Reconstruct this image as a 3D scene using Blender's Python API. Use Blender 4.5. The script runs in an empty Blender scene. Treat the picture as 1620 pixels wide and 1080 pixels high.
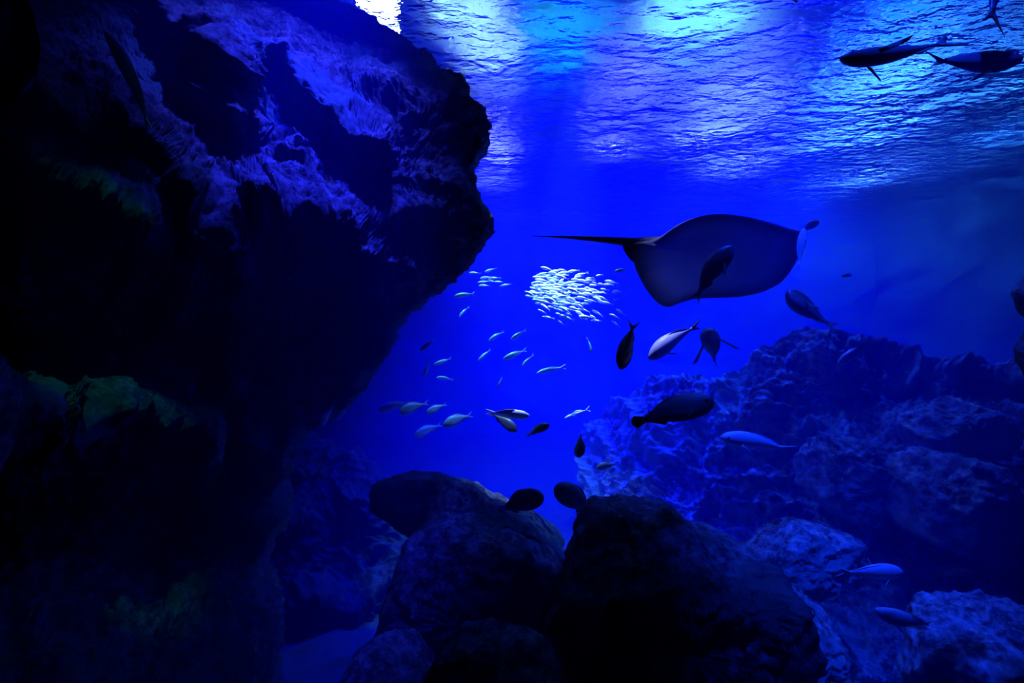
import bpy, math, random
import numpy as np
from mathutils import Vector, Matrix

# ------------------------------------------------------------------ camera, world, light, exposure
F = 680.0                      # focal length in pixels of the 1620 x 1080 frame
H = 4.2                        # water surface above the camera
FLOOR = -4.3
scene = bpy.context.scene
col = scene.collection
rng = np.random.default_rng(7)
random.seed(7)

cam_d = bpy.data.cameras.new('camera')
cam_d.sensor_width = 36.0
cam_d.lens = 36.0 * F / 1620.0
cam_d.clip_start = 0.02
cam_d.clip_end = 200
cam = bpy.data.objects.new('camera', cam_d)
cam.rotation_euler = (math.radians(90), 0, 0)
col.objects.link(cam)
scene.camera = cam

scene.view_settings.view_transform = 'Standard'
scene.view_settings.look = 'None'
scene.view_settings.gamma = 1.0
scene.view_settings.use_curve_mapping = False
scene.view_settings.exposure = 0.0
scene.cycles.volume_bounces = 0
scene.cycles.max_bounces = 6
scene.cycles.diffuse_bounces = 2
scene.cycles.glossy_bounces = 3
scene.cycles.transparent_max_bounces = 5

world = bpy.data.worlds.new('water_world')
scene.world = world
world.use_nodes = True
wn = world.node_tree.nodes
wl = world.node_tree.links
wn.clear()
w_out = wn.new('ShaderNodeOutputWorld')
w_bg = wn.new('ShaderNodeBackground')
w_bg.inputs['Color'].default_value = (0, 0, 0, 1)
wl.new(w_bg.outputs[0], w_out.inputs['Surface'])


def spot(name, loc, target, color, power, angle, blend=0.6, radius=0.08):
    d = bpy.data.lights.new(name, 'SPOT')
    d.color = color
    d.energy = power
    d.spot_size = math.radians(angle)
    d.spot_blend = blend
    d.shadow_soft_size = radius
    o = bpy.data.objects.new(name, d)
    o.location = loc
    o.rotation_euler = (Vector(target) - Vector(loc)).to_track_quat('-Z', 'Y').to_euler()
    col.objects.link(o)
    return o


CEIL = H + 2.4
# floodlights hung over the tank, with added fill spots marked among them
K = 7.4                        # share of lamp light lost at the rippled surface, made up here
spot('flood_centre', (-0.1, 9.6, H + 2.2), (0.3, 9.8, -4), (0.004, 0.004, 1.0), 46000 * K, 66, 1.0)
spot('fill_centre_right', (2.6, 11.0, H + 2.2), (2.6, 11.0, -4), (0.004, 0.02, 1.0), 30000 * K, 88, 1.0)  # added spot, brightens the haze right of centre
spot('fill_far_right', (7.0, 13.0, H + 2.2), (6.6, 13.2, -4), (0.008, 0.05, 1.0), 30000 * K, 115, 1.0)  # added spot, spreads the blue haze to the far right
spot('flood_right', (4.8, 7.6, H + 2.0), (3.8, 5.8, -3), (0.02, 0.045, 1.0), 3600 * K, 74, 0.9)
spot('fill_front_right', (1.9, 1.4, H + 1.6), (2.5, 3.6, -1.2), (0.006, 0.035, 1.0), 11000 * K, 25, 0.9)  # added narrow fill for the pale fish at lower right
spot('flood_school', (1.3, 7.0, H + 2.0), (0.90, 7.0, 0.75), (0.9, 0.9, 1.0), 24000 * K, 19, 0.8)
spot('fill_mackerel', (0.2, 5.9, H + 2.0), (0.1, 6.8, -0.5), (0.35, 0.65, 1.0), 12000 * K, 32, 0.95)  # added spot for cyan highlights on the mackerel
spot('flood_cliff', (-0.9, 3.1, H + 1.2), (-1.9, 3.9, 1.9), (0.05, 0.045, 1.0), 4300 * K, 50, 1.0)
spot('haze_fill_crest', (-1.2, 3.0, H + 1.2), (-1.65, 3.6, 1.5), (0.01, 0.01, 1.0), 6000 * K, 30, 1.0)  # added beam, puts blue haze in front of the cliff crest
spot('fill_bream', (1.3, 2.8, H + 1.4), (1.50, 4.08, -0.02), (0.40, 0.28, 1.0), 11000 * K, 8, 0.8)  # added narrow spot to brighten the lavender bream
spot('fill_white_bream', (0.2, 4.0, H + 1.4), (-0.06, 5.2, -0.85), (0.5, 0.4, 1.0), 20000 * K, 7, 0.8)  # added narrow spot so the white bream stands out
spot('flood_front', (0.3, -1.0, H + 1.5), (-2.3, 2.45, -0.15), (0.03, 0.5, 0.45), 1600 * K, 7, 0.9)
# added uplights, tinting the ceiling to form coloured patches in the ripples
def wash(name, x, y, color, power, angle):
    q = CEIL / 5.4
    spot(name, (x * q, y * q, CEIL - 1.4), (x * q, y * q, CEIL), color, power * 1.5, angle, 1.0, 0.05)
wash('wash_cyan', -1.9, 6.4, (0.12, 0.55, 0.9), 200, 120)
wash('wash_white', -0.8, 7.3, (0.55, 0.85, 1.0), 420, 80)
wash('wash_white_far', -0.4, 8.9, (0.55, 0.75, 1.0), 260, 90)
wash('wash_teal', 3.4, 7.7, (0.16, 0.46, 0.30), 700, 115)
wash('wash_deep_teal', 1.0, 8.3, (0.002, 0.17, 0.10), 640, 115)
wash('wash_lavender_near', 2.5, 8.9, (0.5, 0.40, 1.0), 420, 90)
wash('wash_lavender_far', 2.9, 12.0, (0.5, 0.40, 1.0), 1000, 100)
wash('wash_violet_near', 4.8, 9.4, (0.30, 0.36, 1.0), 650, 110)
wash('wash_violet_mid', 5.0, 11.5, (0.36, 0.36, 1.0), 1200, 130)
wash('wash_violet_far', 7.0, 13.2, (0.36, 0.38, 1.0), 2200, 135)
wash('wash_violet_left', -0.8, 14.5, (0.5, 0.36, 1.0), 900, 110)
wash('wash_blue', 8.0, 8.2, (0.01, 0.16, 1.0), 900, 125)
wash('wash_blue_mid', 9.5, 11.0, (0.08, 0.28, 1.0), 2000, 145)
wash('wash_blue_far', 11.5, 14.0, (0.16, 0.32, 1.0), 5500, 145)
wash('wash_blue_edge', 13.0, 11.0, (0.05, 0.25, 1.0), 3000, 140)


# ------------------------------------------------------------------ helpers
def px(u, v, d):
    """the point that lies d metres in front of the camera at pixel (u, v)"""
    return np.array([(u - 810.0) / F * d, d, (540.0 - v) / F * d])


def perlin(p, seed=0):
    p = np.asarray(p, dtype=np.float64)
    i = np.floor(p).astype(np.int64)
    f = p - i
    w = f * f * f * (f * (f * 6 - 15) + 10)

    def grad(ix, iy, iz, fx, fy, fz):
        h = (ix * 374761393 + iy * 668265263 + iz * 2147483647 + seed * 1274126177) & 0xffffffff
        h = ((h ^ (h >> 13)) * 1274126177) & 0xffffffff
        h = (h ^ (h >> 16))
        a = (h & 1023) / 1023.0 * 2 * math.pi
        z = ((h >> 10) & 1023) / 1023.0 * 2 - 1
        r = np.sqrt(1 - z * z)
        return r * np.cos(a) * fx + r * np.sin(a) * fy + z * fz
    x0, y0, z0 = i[..., 0], i[..., 1], i[..., 2]
    fx, fy, fz = f[..., 0], f[..., 1], f[..., 2]
    out = 0
    for dx in (0, 1):
        wx = w[..., 0] if dx else 1 - w[..., 0]
        for dy in (0, 1):
            wy = w[..., 1] if dy else 1 - w[..., 1]
            for dz in (0, 1):
                wz = w[..., 2] if dz else 1 - w[..., 2]
                out = out + wx * wy * wz * grad(x0 + dx, y0 + dy, z0 + dz, fx - dx, fy - dy, fz - dz)
    return out


def fbm(p, octv, seed=0, gain=0.5, ridged=False):
    a, s, t = 1.0, 0.0, 0.0
    q = np.array(p, dtype=np.float64)
    for k in range(octv):
        n = perlin(q, seed + k * 17)
        if ridged:
            n = 1 - 2.2 * np.abs(n)
        s = s + a * n
        t += a
        a *= gain
        q = q * 2.03 + 11.3
    return s / t


def make_mesh(name, verts, quads, smooth=True):
    verts = np.asarray(verts, dtype=np.float32).reshape(-1, 3)
    quads = np.asarray(quads, dtype=np.int32)
    me = bpy.data.meshes.new(name)
    n, m = len(quads), quads.shape[1]
    me.vertices.add(len(verts))
    me.vertices.foreach_set('co', verts.ravel())
    me.loops.add(n * m)
    me.loops.foreach_set('vertex_index', quads.ravel())
    me.polygons.add(n)
    me.polygons.foreach_set('loop_start', np.arange(0, n * m, m, dtype=np.int32))
    me.polygons.foreach_set('use_smooth', np.full(n, smooth))
    me.update(calc_edges=True)
    me.validate()
    return me


def grid_quads(nr, nc, wrap=False, flip=False):
    r = np.arange(nr - 1)[:, None]
    c = np.arange(nc if wrap else nc - 1)[None, :]
    c2 = (c + 1) % nc
    q = np.stack([r * nc + c, r * nc + c2, (r + 1) * nc + c2, (r + 1) * nc + c], axis=-1).reshape(-1, 4)
    return q[:, ::-1] if flip else q


def obj(name, me, mat, parent=None, **props):
    o = bpy.data.objects.new(name, me)
    if me is not None and mat is not None and not me.materials:
        me.materials.append(mat)
    col.objects.link(o)
    if parent is not None:
        o.parent = parent
    for k, v in props.items():
        if v is not None:
            o[k] = v
    return o


def blur_normals(n, k):
    for ax in (0, 1):
        pad = [(0, 0)] * 3
        pad[ax] = (k + 1, k)
        c = np.cumsum(np.pad(n, pad, mode='edge'), axis=ax)
        m = n.shape[ax]
        n = np.take(c, np.arange(2 * k + 1, 2 * k + 1 + m), axis=ax) - np.take(c, np.arange(0, m), axis=ax)
    return n / (np.linalg.norm(n, axis=-1, keepdims=True) + 1e-9)


def grid_normals(P):
    du = np.gradient(P, axis=1)
    dv = np.gradient(P, axis=0)
    n = np.cross(du, dv)
    n /= np.linalg.norm(n, axis=-1, keepdims=True) + 1e-9
    return n


# ------------------------------------------------------------------ materials
def new_mat(name):
    m = bpy.data.materials.new(name)
    m.use_nodes = True
    nt = m.node_tree
    b = nt.nodes.get('Principled BSDF')
    return m, nt.nodes, nt.links, b


def rock_mat(name, base, light, algae, scale=1.0):
    m, N, L, b = new_mat(name)
    tc = N.new('ShaderNodeTexCoord')
    n1 = N.new('ShaderNodeTexNoise'); n1.inputs['Scale'].default_value = 8.0 * scale
    n1.inputs['Detail'].default_value = 9; n1.inputs['Roughness'].default_value = 0.8
    L.new(tc.outputs['Object'], n1.inputs['Vector'])
    r1 = N.new('ShaderNodeValToRGB')
    r1.color_ramp.elements[0].position = 0.43; r1.color_ramp.elements[0].color = (*base, 1)
    r1.color_ramp.elements[1].position = 0.63; r1.color_ramp.elements[1].color = (*light, 1)
    L.new(n1.outputs['Fac'], r1.inputs['Fac'])
    n2 = N.new('ShaderNodeTexNoise'); n2.inputs['Scale'].default_value = 1.1 * scale
    n2.inputs['Detail'].default_value = 5
    L.new(tc.outputs['Object'], n2.inputs['Vector'])
    r2 = N.new('ShaderNodeValToRGB')
    r2.color_ramp.elements[0].position = 0.50; r2.color_ramp.elements[1].position = 0.62
    L.new(n2.outputs['Fac'], r2.inputs['Fac'])
    mx = N.new('ShaderNodeMixRGB'); mx.inputs['Color2'].default_value = (*algae, 1)
    L.new(r2.outputs['Color'], mx.inputs['Fac']); L.new(r1.outputs['Color'], mx.inputs['Color1'])
    L.new(mx.outputs['Color'], b.inputs['Base Color'])
    b.inputs['Roughness'].default_value = 0.85
    b.inputs['Specular IOR Level'].default_value = 0.25
    n3 = N.new('ShaderNodeTexNoise'); n3.inputs['Scale'].default_value = 30 * scale
    n3.inputs['Detail'].default_value = 7; n3.inputs['Roughness'].default_value = 0.75
    L.new(tc.outputs['Object'], n3.inputs['Vector'])
    bp = N.new('ShaderNodeBump'); bp.inputs['Strength'].default_value = 1.0; bp.inputs['Distance'].default_value = 0.035
    L.new(n3.outputs['Fac'], bp.inputs['Height']); L.new(bp.outputs['Normal'], b.inputs['Normal'])
    return m


def fish_mat(name, back, belly, rough=0.4, metal=0.0, lo=-0.05, hi=0.06, stripe=None):
    """counter-shaded skin: the back has its own colour, flank and belly another"""
    m, N, L, b = new_mat(name)
    tc = N.new('ShaderNodeTexCoord')
    sp = N.new('ShaderNodeSeparateXYZ'); L.new(tc.outputs['Object'], sp.inputs[0])
    mr = N.new('ShaderNodeMapRange'); mr.inputs['From Min'].default_value = lo; mr.inputs['From Max'].default_value = hi
    ns = N.new('ShaderNodeTexNoise'); ns.inputs['Scale'].default_value = 14; ns.inputs['Detail'].default_value = 4
    L.new(tc.outputs['Object'], ns.inputs['Vector'])
    ad = N.new('ShaderNodeMath'); ad.operation = 'MULTIPLY_ADD'; ad.inputs[1].default_value = 0.06
    L.new(ns.outputs['Fac'], ad.inputs[0]); L.new(sp.outputs['Z'], ad.inputs[2])
    L.new(ad.outputs[0], mr.inputs['Value'])
    rp = N.new('ShaderNodeValToRGB')
    rp.color_ramp.elements[0].color = (*belly, 1); rp.color_ramp.elements[1].color = (*back, 1)
    if stripe:
        e = rp.color_ramp.elements.new(0.5); e.color = (*stripe, 1)
    L.new(mr.outputs['Result'], rp.inputs['Fac']); L.new(rp.outputs['Color'], b.inputs['Base Color'])
    b.inputs['Roughness'].default_value = rough
    b.inputs['Metallic'].default_value = metal
    return m


def plain_mat(name, c, rough=0.6, metal=0.0, scale=30, var=0.25):
    m, N, L, b = new_mat(name)
    tc = N.new('ShaderNodeTexCoord')
    ns = N.new('ShaderNodeTexNoise'); ns.inputs['Scale'].default_value = scale; ns.inputs['Detail'].default_value = 4
    L.new(tc.outputs['Object'], ns.inputs['Vector'])
    rp = N.new('ShaderNodeValToRGB')
    rp.color_ramp.elements[0].position = 0.3; rp.color_ramp.elements[1].position = 0.7
    rp.color_ramp.elements[0].color = (*[x * (1 - var) for x in c], 1)
    rp.color_ramp.elements[1].color = (*[min(1, x * (1 + var)) for x in c], 1)
    L.new(ns.outputs['Fac'], rp.inputs['Fac']); L.new(rp.outputs['Color'], b.inputs['Base Color'])
    b.inputs['Roughness'].default_value = rough; b.inputs['Metallic'].default_value = metal
    return m


def lamp_mat(name, c, s):
    m, N, L, b = new_mat(name)
    b.inputs['Base Color'].default_value = (*c, 1)
    b.inputs['Emission Color'].default_value = (*c, 1)
    b.inputs['Emission Strength'].default_value = s
    return m


def water_mat():
    """the underside of the surface: mirrors the tank, and lets the hall through where a ripple faces the eye"""
    m, N, L, b = new_mat('water_surface_skin')
    N.remove(b)
    out = N.get('Material Output')
    tc = N.new('ShaderNodeTexCoord')
    n1 = N.new('ShaderNodeTexNoise'); n1.inputs['Scale'].default_value = 6.5
    n1.inputs['Detail'].default_value = 3; n1.inputs['Roughness'].default_value = 0.5
    mp = N.new('ShaderNodeMapping'); mp.inputs['Scale'].default_value = (0.75, 1.5, 1)
    L.new(tc.outputs['Object'], mp.inputs['Vector']); L.new(mp.outputs[0], n1.inputs['Vector'])
    bp = N.new('ShaderNodeBump'); bp.inputs['Strength'].default_value = 1.0; bp.inputs['Distance'].default_value = 0.055
    L.new(n1.outputs['Fac'], bp.inputs['Height'])
    fr = N.new('ShaderNodeFresnel'); fr.inputs['IOR'].default_value = 1.095
    L.new(bp.outputs['Normal'], fr.inputs['Normal'])
    gl = N.new('ShaderNodeBsdfGlossy'); gl.inputs['Roughness'].default_value = 0.03
    gl.inputs['Color'].default_value = (0.95, 0.97, 1, 1)
    L.new(bp.outputs['Normal'], gl.inputs['Normal'])
    t0 = N.new('ShaderNodeBsdfTransparent')
    rf = N.new('ShaderNodeBsdfRefraction'); rf.inputs['IOR'].default_value = 1.095; rf.inputs['Roughness'].default_value = 0.0
    L.new(bp.outputs['Normal'], rf.inputs['Normal'])
    tr = N.new('ShaderNodeMixShader'); tr.inputs[0].default_value = 0.87
    L.new(t0.outputs[0], tr.inputs[1]); L.new(rf.outputs[0], tr.inputs[2])
    mx = N.new('ShaderNodeMixShader')
    L.new(fr.outputs[0], mx.inputs[0]); L.new(tr.outputs[0], mx.inputs[1]); L.new(gl.outputs[0], mx.inputs[2])
    L.new(mx.outputs[0], out.inputs['Surface'])
    # the water itself scatters blue and swallows red and green
    sc = N.new('ShaderNodeVolumeScatter'); sc.inputs['Color'].default_value = (0.012, 0.025, 1.0, 1)
    sc.inputs['Density'].default_value = 0.055
    ab = N.new('ShaderNodeVolumeAbsorption'); ab.inputs['Color'].default_value = (0.15, 0.50, 0.86, 1)
    ab.inputs['Density'].default_value = 0.17
    ad = N.new('ShaderNodeAddShader')
    L.new(sc.outputs[0], ad.inputs[0]); L.new(ab.outputs[0], ad.inputs[1]); L.new(ad.outputs[0], out.inputs['Volume'])
    return m


M = {
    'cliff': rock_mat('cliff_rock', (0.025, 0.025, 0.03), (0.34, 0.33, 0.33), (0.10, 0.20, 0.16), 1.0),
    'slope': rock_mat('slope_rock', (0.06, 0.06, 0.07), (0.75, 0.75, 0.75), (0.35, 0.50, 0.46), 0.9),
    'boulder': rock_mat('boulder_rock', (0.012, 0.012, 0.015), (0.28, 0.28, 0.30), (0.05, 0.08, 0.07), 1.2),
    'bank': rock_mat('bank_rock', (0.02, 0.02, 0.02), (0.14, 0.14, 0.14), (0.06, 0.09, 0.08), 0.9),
    'sand': plain_mat('sand', (0.07, 0.07, 0.06), 0.95, 0, 6),
    'wall': plain_mat('painted_wall', (0.30, 0.36, 0.42), 0.9, 0, 1.2),
    'ceiling': plain_mat('hall_ceiling', (0.7, 0.75, 0.75), 0.9, 0, 0.8, 0.3),
    'housing': plain_mat('lamp_housing', (0.05, 0.05, 0.05), 0.5, 0.6),
    'water': water_mat(),
}


# ------------------------------------------------------------------ the setting
def plane_grid(name, P, mat, flip=False, smooth=True, **props):
    nr, nc = P.shape[:2]
    return obj(name, make_mesh(name, P, grid_quads(nr, nc, flip=flip), smooth), mat, **props)


def build_water():
    """one closed body of water: rippled top, plain sides and bottom outside the tank walls"""
    xs = np.arange(-10.6, 19.61, 0.055)
    ys = np.arange(-2.2, 22.0, 0.055)
    X, Y = np.meshgrid(xs, ys)
    p = np.stack([X, Y, np.zeros_like(X)], -1)
    wp = p + 0.30 * np.stack([perlin(p * 0.7, 5), perlin(p * 0.7, 6), 0 * X], -1)
    Z = 0.115 * perlin(wp * np.array([0.5, 0.75, 1]), 1) + 0.055 * perlin(wp * np.array([1.0, 2.3, 1]), 2) \
        + 0.042 * perlin(wp * np.array([2.1, 4.6, 1]), 3) + 0.028 * perlin(wp * np.array([4.6, 9, 1]), 4)
    nr, nc = X.shape
    V = np.stack([X, Y, H + Z], -1).reshape(-1, 3)
    ring = np.concatenate([np.arange(nc), np.arange(1, nr) * nc + nc - 1, (nr - 1) * nc + np.arange(nc - 2, -1, -1),
                           np.arange(nr - 2, 0, -1) * nc])
    low = V[ring].copy(); low[:, 2] = FLOOR - 1.5
    k = len(V); m = len(ring)
    i = np.arange(m); j = (i + 1) % m
    sides = np.stack([ring[i], k + i, k + j, ring[j]], -1)
    ctr = np.array([[X.mean(), Y.mean(), FLOOR - 1.5]])
    bott = np.stack([k + i, np.full(m, k + m), np.full(m, k + m), k + j], -1)
    V = np.concatenate([V, low, ctr])
    me = bpy.data.meshes.new('water')
    quads = np.concatenate([grid_quads(nr, nc), sides])
    tris = bott[:, [0, 1, 3]]
    me.vertices.add(len(V)); me.vertices.foreach_set('co', V.astype(np.float32).ravel())
    loops = np.concatenate([quads.ravel(), tris.ravel()]).astype(np.int32)
    me.loops.add(len(loops)); me.loops.foreach_set('vertex_index', loops)
    st = np.concatenate([np.arange(len(quads)) * 4, len(quads) * 4 + np.arange(len(tris)) * 3]).astype(np.int32)
    me.polygons.add(len(st)); me.polygons.foreach_set('loop_start', st)
    sm = np.zeros(len(st), bool); sm[:(nr - 1) * (nc - 1)] = True
    me.polygons.foreach_set('use_smooth', sm)
    me.update(calc_edges=True); me.validate()
    obj('water', me, M['water'], label='rippled blue underside of the water surface above the fish', category='water', kind='structure')


def build_room():
    n = 240
    xs = np.linspace(-10, 19, n); ys = np.linspace(-1.5, 21.2, n)
    X, Y = np.meshgrid(xs, ys)
    p = np.stack([X, Y, 0 * X], -1)
    Z = FLOOR + 0.35 * fbm(p * 0.45, 5, 21) + 0.03 * perlin(p * 6, 9)
    plane_grid('floor', np.stack([X, Y, Z], -1), M['sand'], kind='structure', label='pale sandy tank floor far below the fish')
    # far wall, uneven sprayed concrete
    xs = np.linspace(-10, 19, 240); zs = np.linspace(H + 1.0, FLOOR - 0.6, 100)
    X, Z = np.meshgrid(xs, zs)
    p = np.stack([X, 0 * X, Z], -1)
    Y = 20.4 + 0.7 * fbm(p * 0.35, 5, 31) - 0.01 * (X - 2) ** 2
    plane_grid('wall_back', np.stack([X, Y, Z], -1), M['wall'], flip=True, kind='structure', label='far hazy blue tank wall behind the fish school')
    ys = np.linspace(-1.5, 21.2, 120)
    Y, Z = np.meshgrid(ys, zs)
    p = np.stack([0 * Y, Y, Z], -1)
    plane_grid('wall_right', np.stack([15.5 + 0.6 * fbm(p * 0.4, 4, 33), Y, Z], -1), M['wall'], kind='structure')
    plane_grid('wall_left', np.stack([-9.3 + 0.5 * fbm(p * 0.4, 4, 35), Y, Z], -1), M['wall'], kind='structure')
    # hall ceiling over the tank
    xs = np.linspace(-14, 26, 40); ys = np.linspace(-6, 34, 40)
    X, Y = np.meshgrid(xs, ys)
    plane_grid('ceiling', np.stack([X, Y, 0 * X + CEIL], -1), M['ceiling'], kind='structure')


def interp(x, pts):
    a = np.array(pts, float)
    return np.interp(x, a[:, 0], a[:, 1])


def smooth1(a, k):
    k = max(1, int(k))
    ker = np.hanning(2 * k + 3)[1:-1]; ker /= ker.sum()
    pad = len(ker) // 2
    return np.convolve(np.pad(a, pad, mode='edge'), ker, 'valid')


def resample_columns(P, n):
    """even spacing of the rows along every column, so undercuts get as many faces as slopes"""
    seg = np.linalg.norm(np.diff(P, axis=0), axis=-1)
    arc = np.concatenate([np.zeros((1, P.shape[1])), np.cumsum(seg, 0)])
    k = np.linspace(0, 1, n)
    out = np.empty((n, P.shape[1], 3))
    for c in range(P.shape[1]):
        a = arc[:, c] / arc[-1, c]
        for j in range(3):
            out[:, c, j] = np.interp(k, a, P[:, c, j])
    return out


def crag(q, seed, f):
    r = fbm(q * f, 5, seed, 0.58, ridged=True)
    return np.sign(r) * np.abs(r) ** 1.5


def ridge_offset(U, V, line, amp, above, below, fade=40):
    """depth pulled towards the viewer along a ledge: soft slope on top, undercut beneath"""
    a = np.array(line, float)
    vr = np.interp(U, a[:, 0], a[:, 1])
    dv = V - vr
    f = np.where(dv < 0, np.exp(dv / above), np.exp(-(dv / below) ** 1.0))
    ends = np.clip((U - a[0, 0]) / fade + 0.5, 0, 1) * np.clip((a[-1, 0] - U) / fade + 0.5, 0, 1)
    return -amp * f * ends


def build_cliff():
    nr, nf, nb = 700, 600, 70
    v = np.concatenate([np.linspace(-700, -90, 60, endpoint=False), np.linspace(-90, 1300, nr - 60)])
    us = interp(v, [(-700, 120), (-160, 330), (0, 478), (40, 548), (62, 610), (118, 688), (160, 730), (190, 748), (225, 745), (262, 722), (300, 738),
                    (340, 765), (372, 742), (420, 700), (470, 640), (505, 602), (545, 590), (590, 555), (640, 520),
                    (660, 470), (700, 440), (770, 402), (830, 420), (895, 380), (1000, 388), (1080, 390), (1300, 380)])
    us = smooth1(us, 5)
    ds = smooth1(interp(v, [(-700, 7.0), (-160, 6.0), (0, 5.6), (60, 5.5), (120, 5.35), (190, 5.2), (262, 5.1), (340, 4.85), (420, 5.0), (500, 5.2),
                            (640, 5.2), (770, 5.0), (900, 4.5), (1080, 4.0), (1300, 3.8)]), 12)
    d0 = smooth1(interp(v, [(-700, 4.2), (-160, 3.2), (0, 2.95), (200, 2.65), (400, 2.35), (500, 2.6), (600, 2.7), (680, 2.3), (800, 2.6), (1000, 2.4), (1300, 2.1)]), 10)
    s = np.linspace(0, 1, nf)
    S, V = np.meshgrid(s, v)
    U = -520 + (us[:, None] + 520) * S
    T = np.clip(U / us[:, None], -0.7, 1)
    D = d0[:, None] + (ds - d0)[:, None] * np.sign(T) * np.abs(T) ** 1.25
    # hollow beneath the overhang
    D += 0.45 * np.exp(-((V - 540) / 95) ** 2) * np.clip((us[:, None] - U) / 150, 0, 1)
    D += 0.5 * np.exp(-((V - 860) / 130) ** 2) * np.clip((us[:, None] - U) / 150, 0, 1)
    R = ridge_offset
    D += R(U, V, [(-400, -150), (0, 110), (60, 165), (100, 190), (150, 195), (200, 225), (255, 268), (320, 325), (380, 400)], 0.60, 72, 33)
    D += R(U, V, [(-400, 60), (0, 220), (60, 243), (110, 280), (180, 308), (225, 345)], 0.57, 56, 31)
    D += R(U, V, [(250, -20), (265, 8), (300, 52), (345, 85), (368, 120), (374, 150)], 0.68, 88, 39)
    D += R(U, V, [(345, 72), (400, 88), (450, 98), (480, 140), (520, 180), (560, 225), (620, 250)], 0.60, 64, 39)
    D += R(U, V, [(370, 340), (420, 320), (480, 335), (540, 352), (600, 400), (660, 415)], 0.60, 44, 28)
    D += R(U, V, [(300, 165), (330, 170), (372, 200), (375, 235)], 0.42, 40, 32)
    D += R(U, V, [(440, 262), (480, 268), (490, 300)], 0.33, 32, 32)
    D += R(U, V, [(560, 150), (620, 150), (700, 175), (745, 200)], 0.38, 48, 45)
    D += R(U, V, [(600, 290), (660, 290), (720, 300), (760, 345)], 0.38, 48, 45)
    D += R(U, V, [(-300, 640), (0, 660), (40, 650), (70, 678), (80, 690)], 0.68, 24, 52)
    D += R(U, V, [(95, 660), (140, 640), (200, 640), (270, 665), (330, 690)], 0.83, 36, 52)
    D += R(U, V, [(330, 640), (360, 620), (400, 700), (420, 712), (450, 668)], 0.52, 40, 52)
    P = np.stack([(U - 810) / F * D, D, (540 - V) / F * D], -1)
    P = resample_columns(P, 760)
    # the far side of the nose turns away behind it
    b = np.linspace(0, 1, nb + 1)[1:]
    edge = P[:, -1, :]
    back = edge[:, None, :] + np.stack([-2.6 * b ** 1.6, 0.3 * np.sin(b * math.pi / 2) + 2.6 * b, 0 * b], -1)[None]
    P = np.concatenate([P, back], axis=1)
    n = grid_normals(P)
    toward = np.sign((n * -P).sum(-1, keepdims=True))
    toward[:, nf - 8:] = toward[:, nf - 9:nf - 8]
    n = blur_normals(n * toward, 16)
    q = P * np.array([1.0, 1.0, 1.25])
    q = q + 0.25 * np.stack([perlin(P * 1.3, 41), perlin(P * 1.3, 42), perlin(P * 1.3, 43)], -1)
    disp = 0.18 * fbm(q * 0.9, 3, 51) + 0.20 * (crag(q, 52, 1.5) - 0.2) + 0.095 * fbm(q * 4.5, 4, 53, 0.55, ridged=True) \
        + 0.040 * fbm(q * 13.0, 3, 54, 0.6, ridged=True) + 0.014 * fbm(q * 40.0, 2, 55)
    P = P + n * disp[..., None]
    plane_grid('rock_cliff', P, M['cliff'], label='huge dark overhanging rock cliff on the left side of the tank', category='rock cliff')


def depth_sheet(name, U, V, D, mat, seed, amp, **props):
    P = np.stack([(U - 810) / F * D, D, (540 - V) / F * D], -1)
    P = resample_columns(P, int(P.shape[0] * 1.15))
    n = grid_normals(P)
    n = n * np.sign((n * -P).sum(-1, keepdims=True))
    q = P + 0.25 * np.stack([perlin(P * 1.1, seed), perlin(P * 1.1, seed + 1), perlin(P * 1.1, seed + 2)], -1)
    disp = amp * (1.3 * fbm(q * 0.7, 3, seed + 3) + 1.3 * (crag(q, seed + 4, 1.1) - 0.2) + 0.40 * fbm(q * 3.4, 3, seed + 5, 0.55, ridged=True)
                  + 0.16 * fbm(q * 9, 3, seed + 6, 0.6, ridged=True) + 0.05 * fbm(q * 30, 2, seed + 7))
    n = blur_normals(n, 10) + np.array([0, 0, 0.35])
    P = P + n * disp[..., None]
    return plane_grid(name, P, mat, **props)


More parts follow.
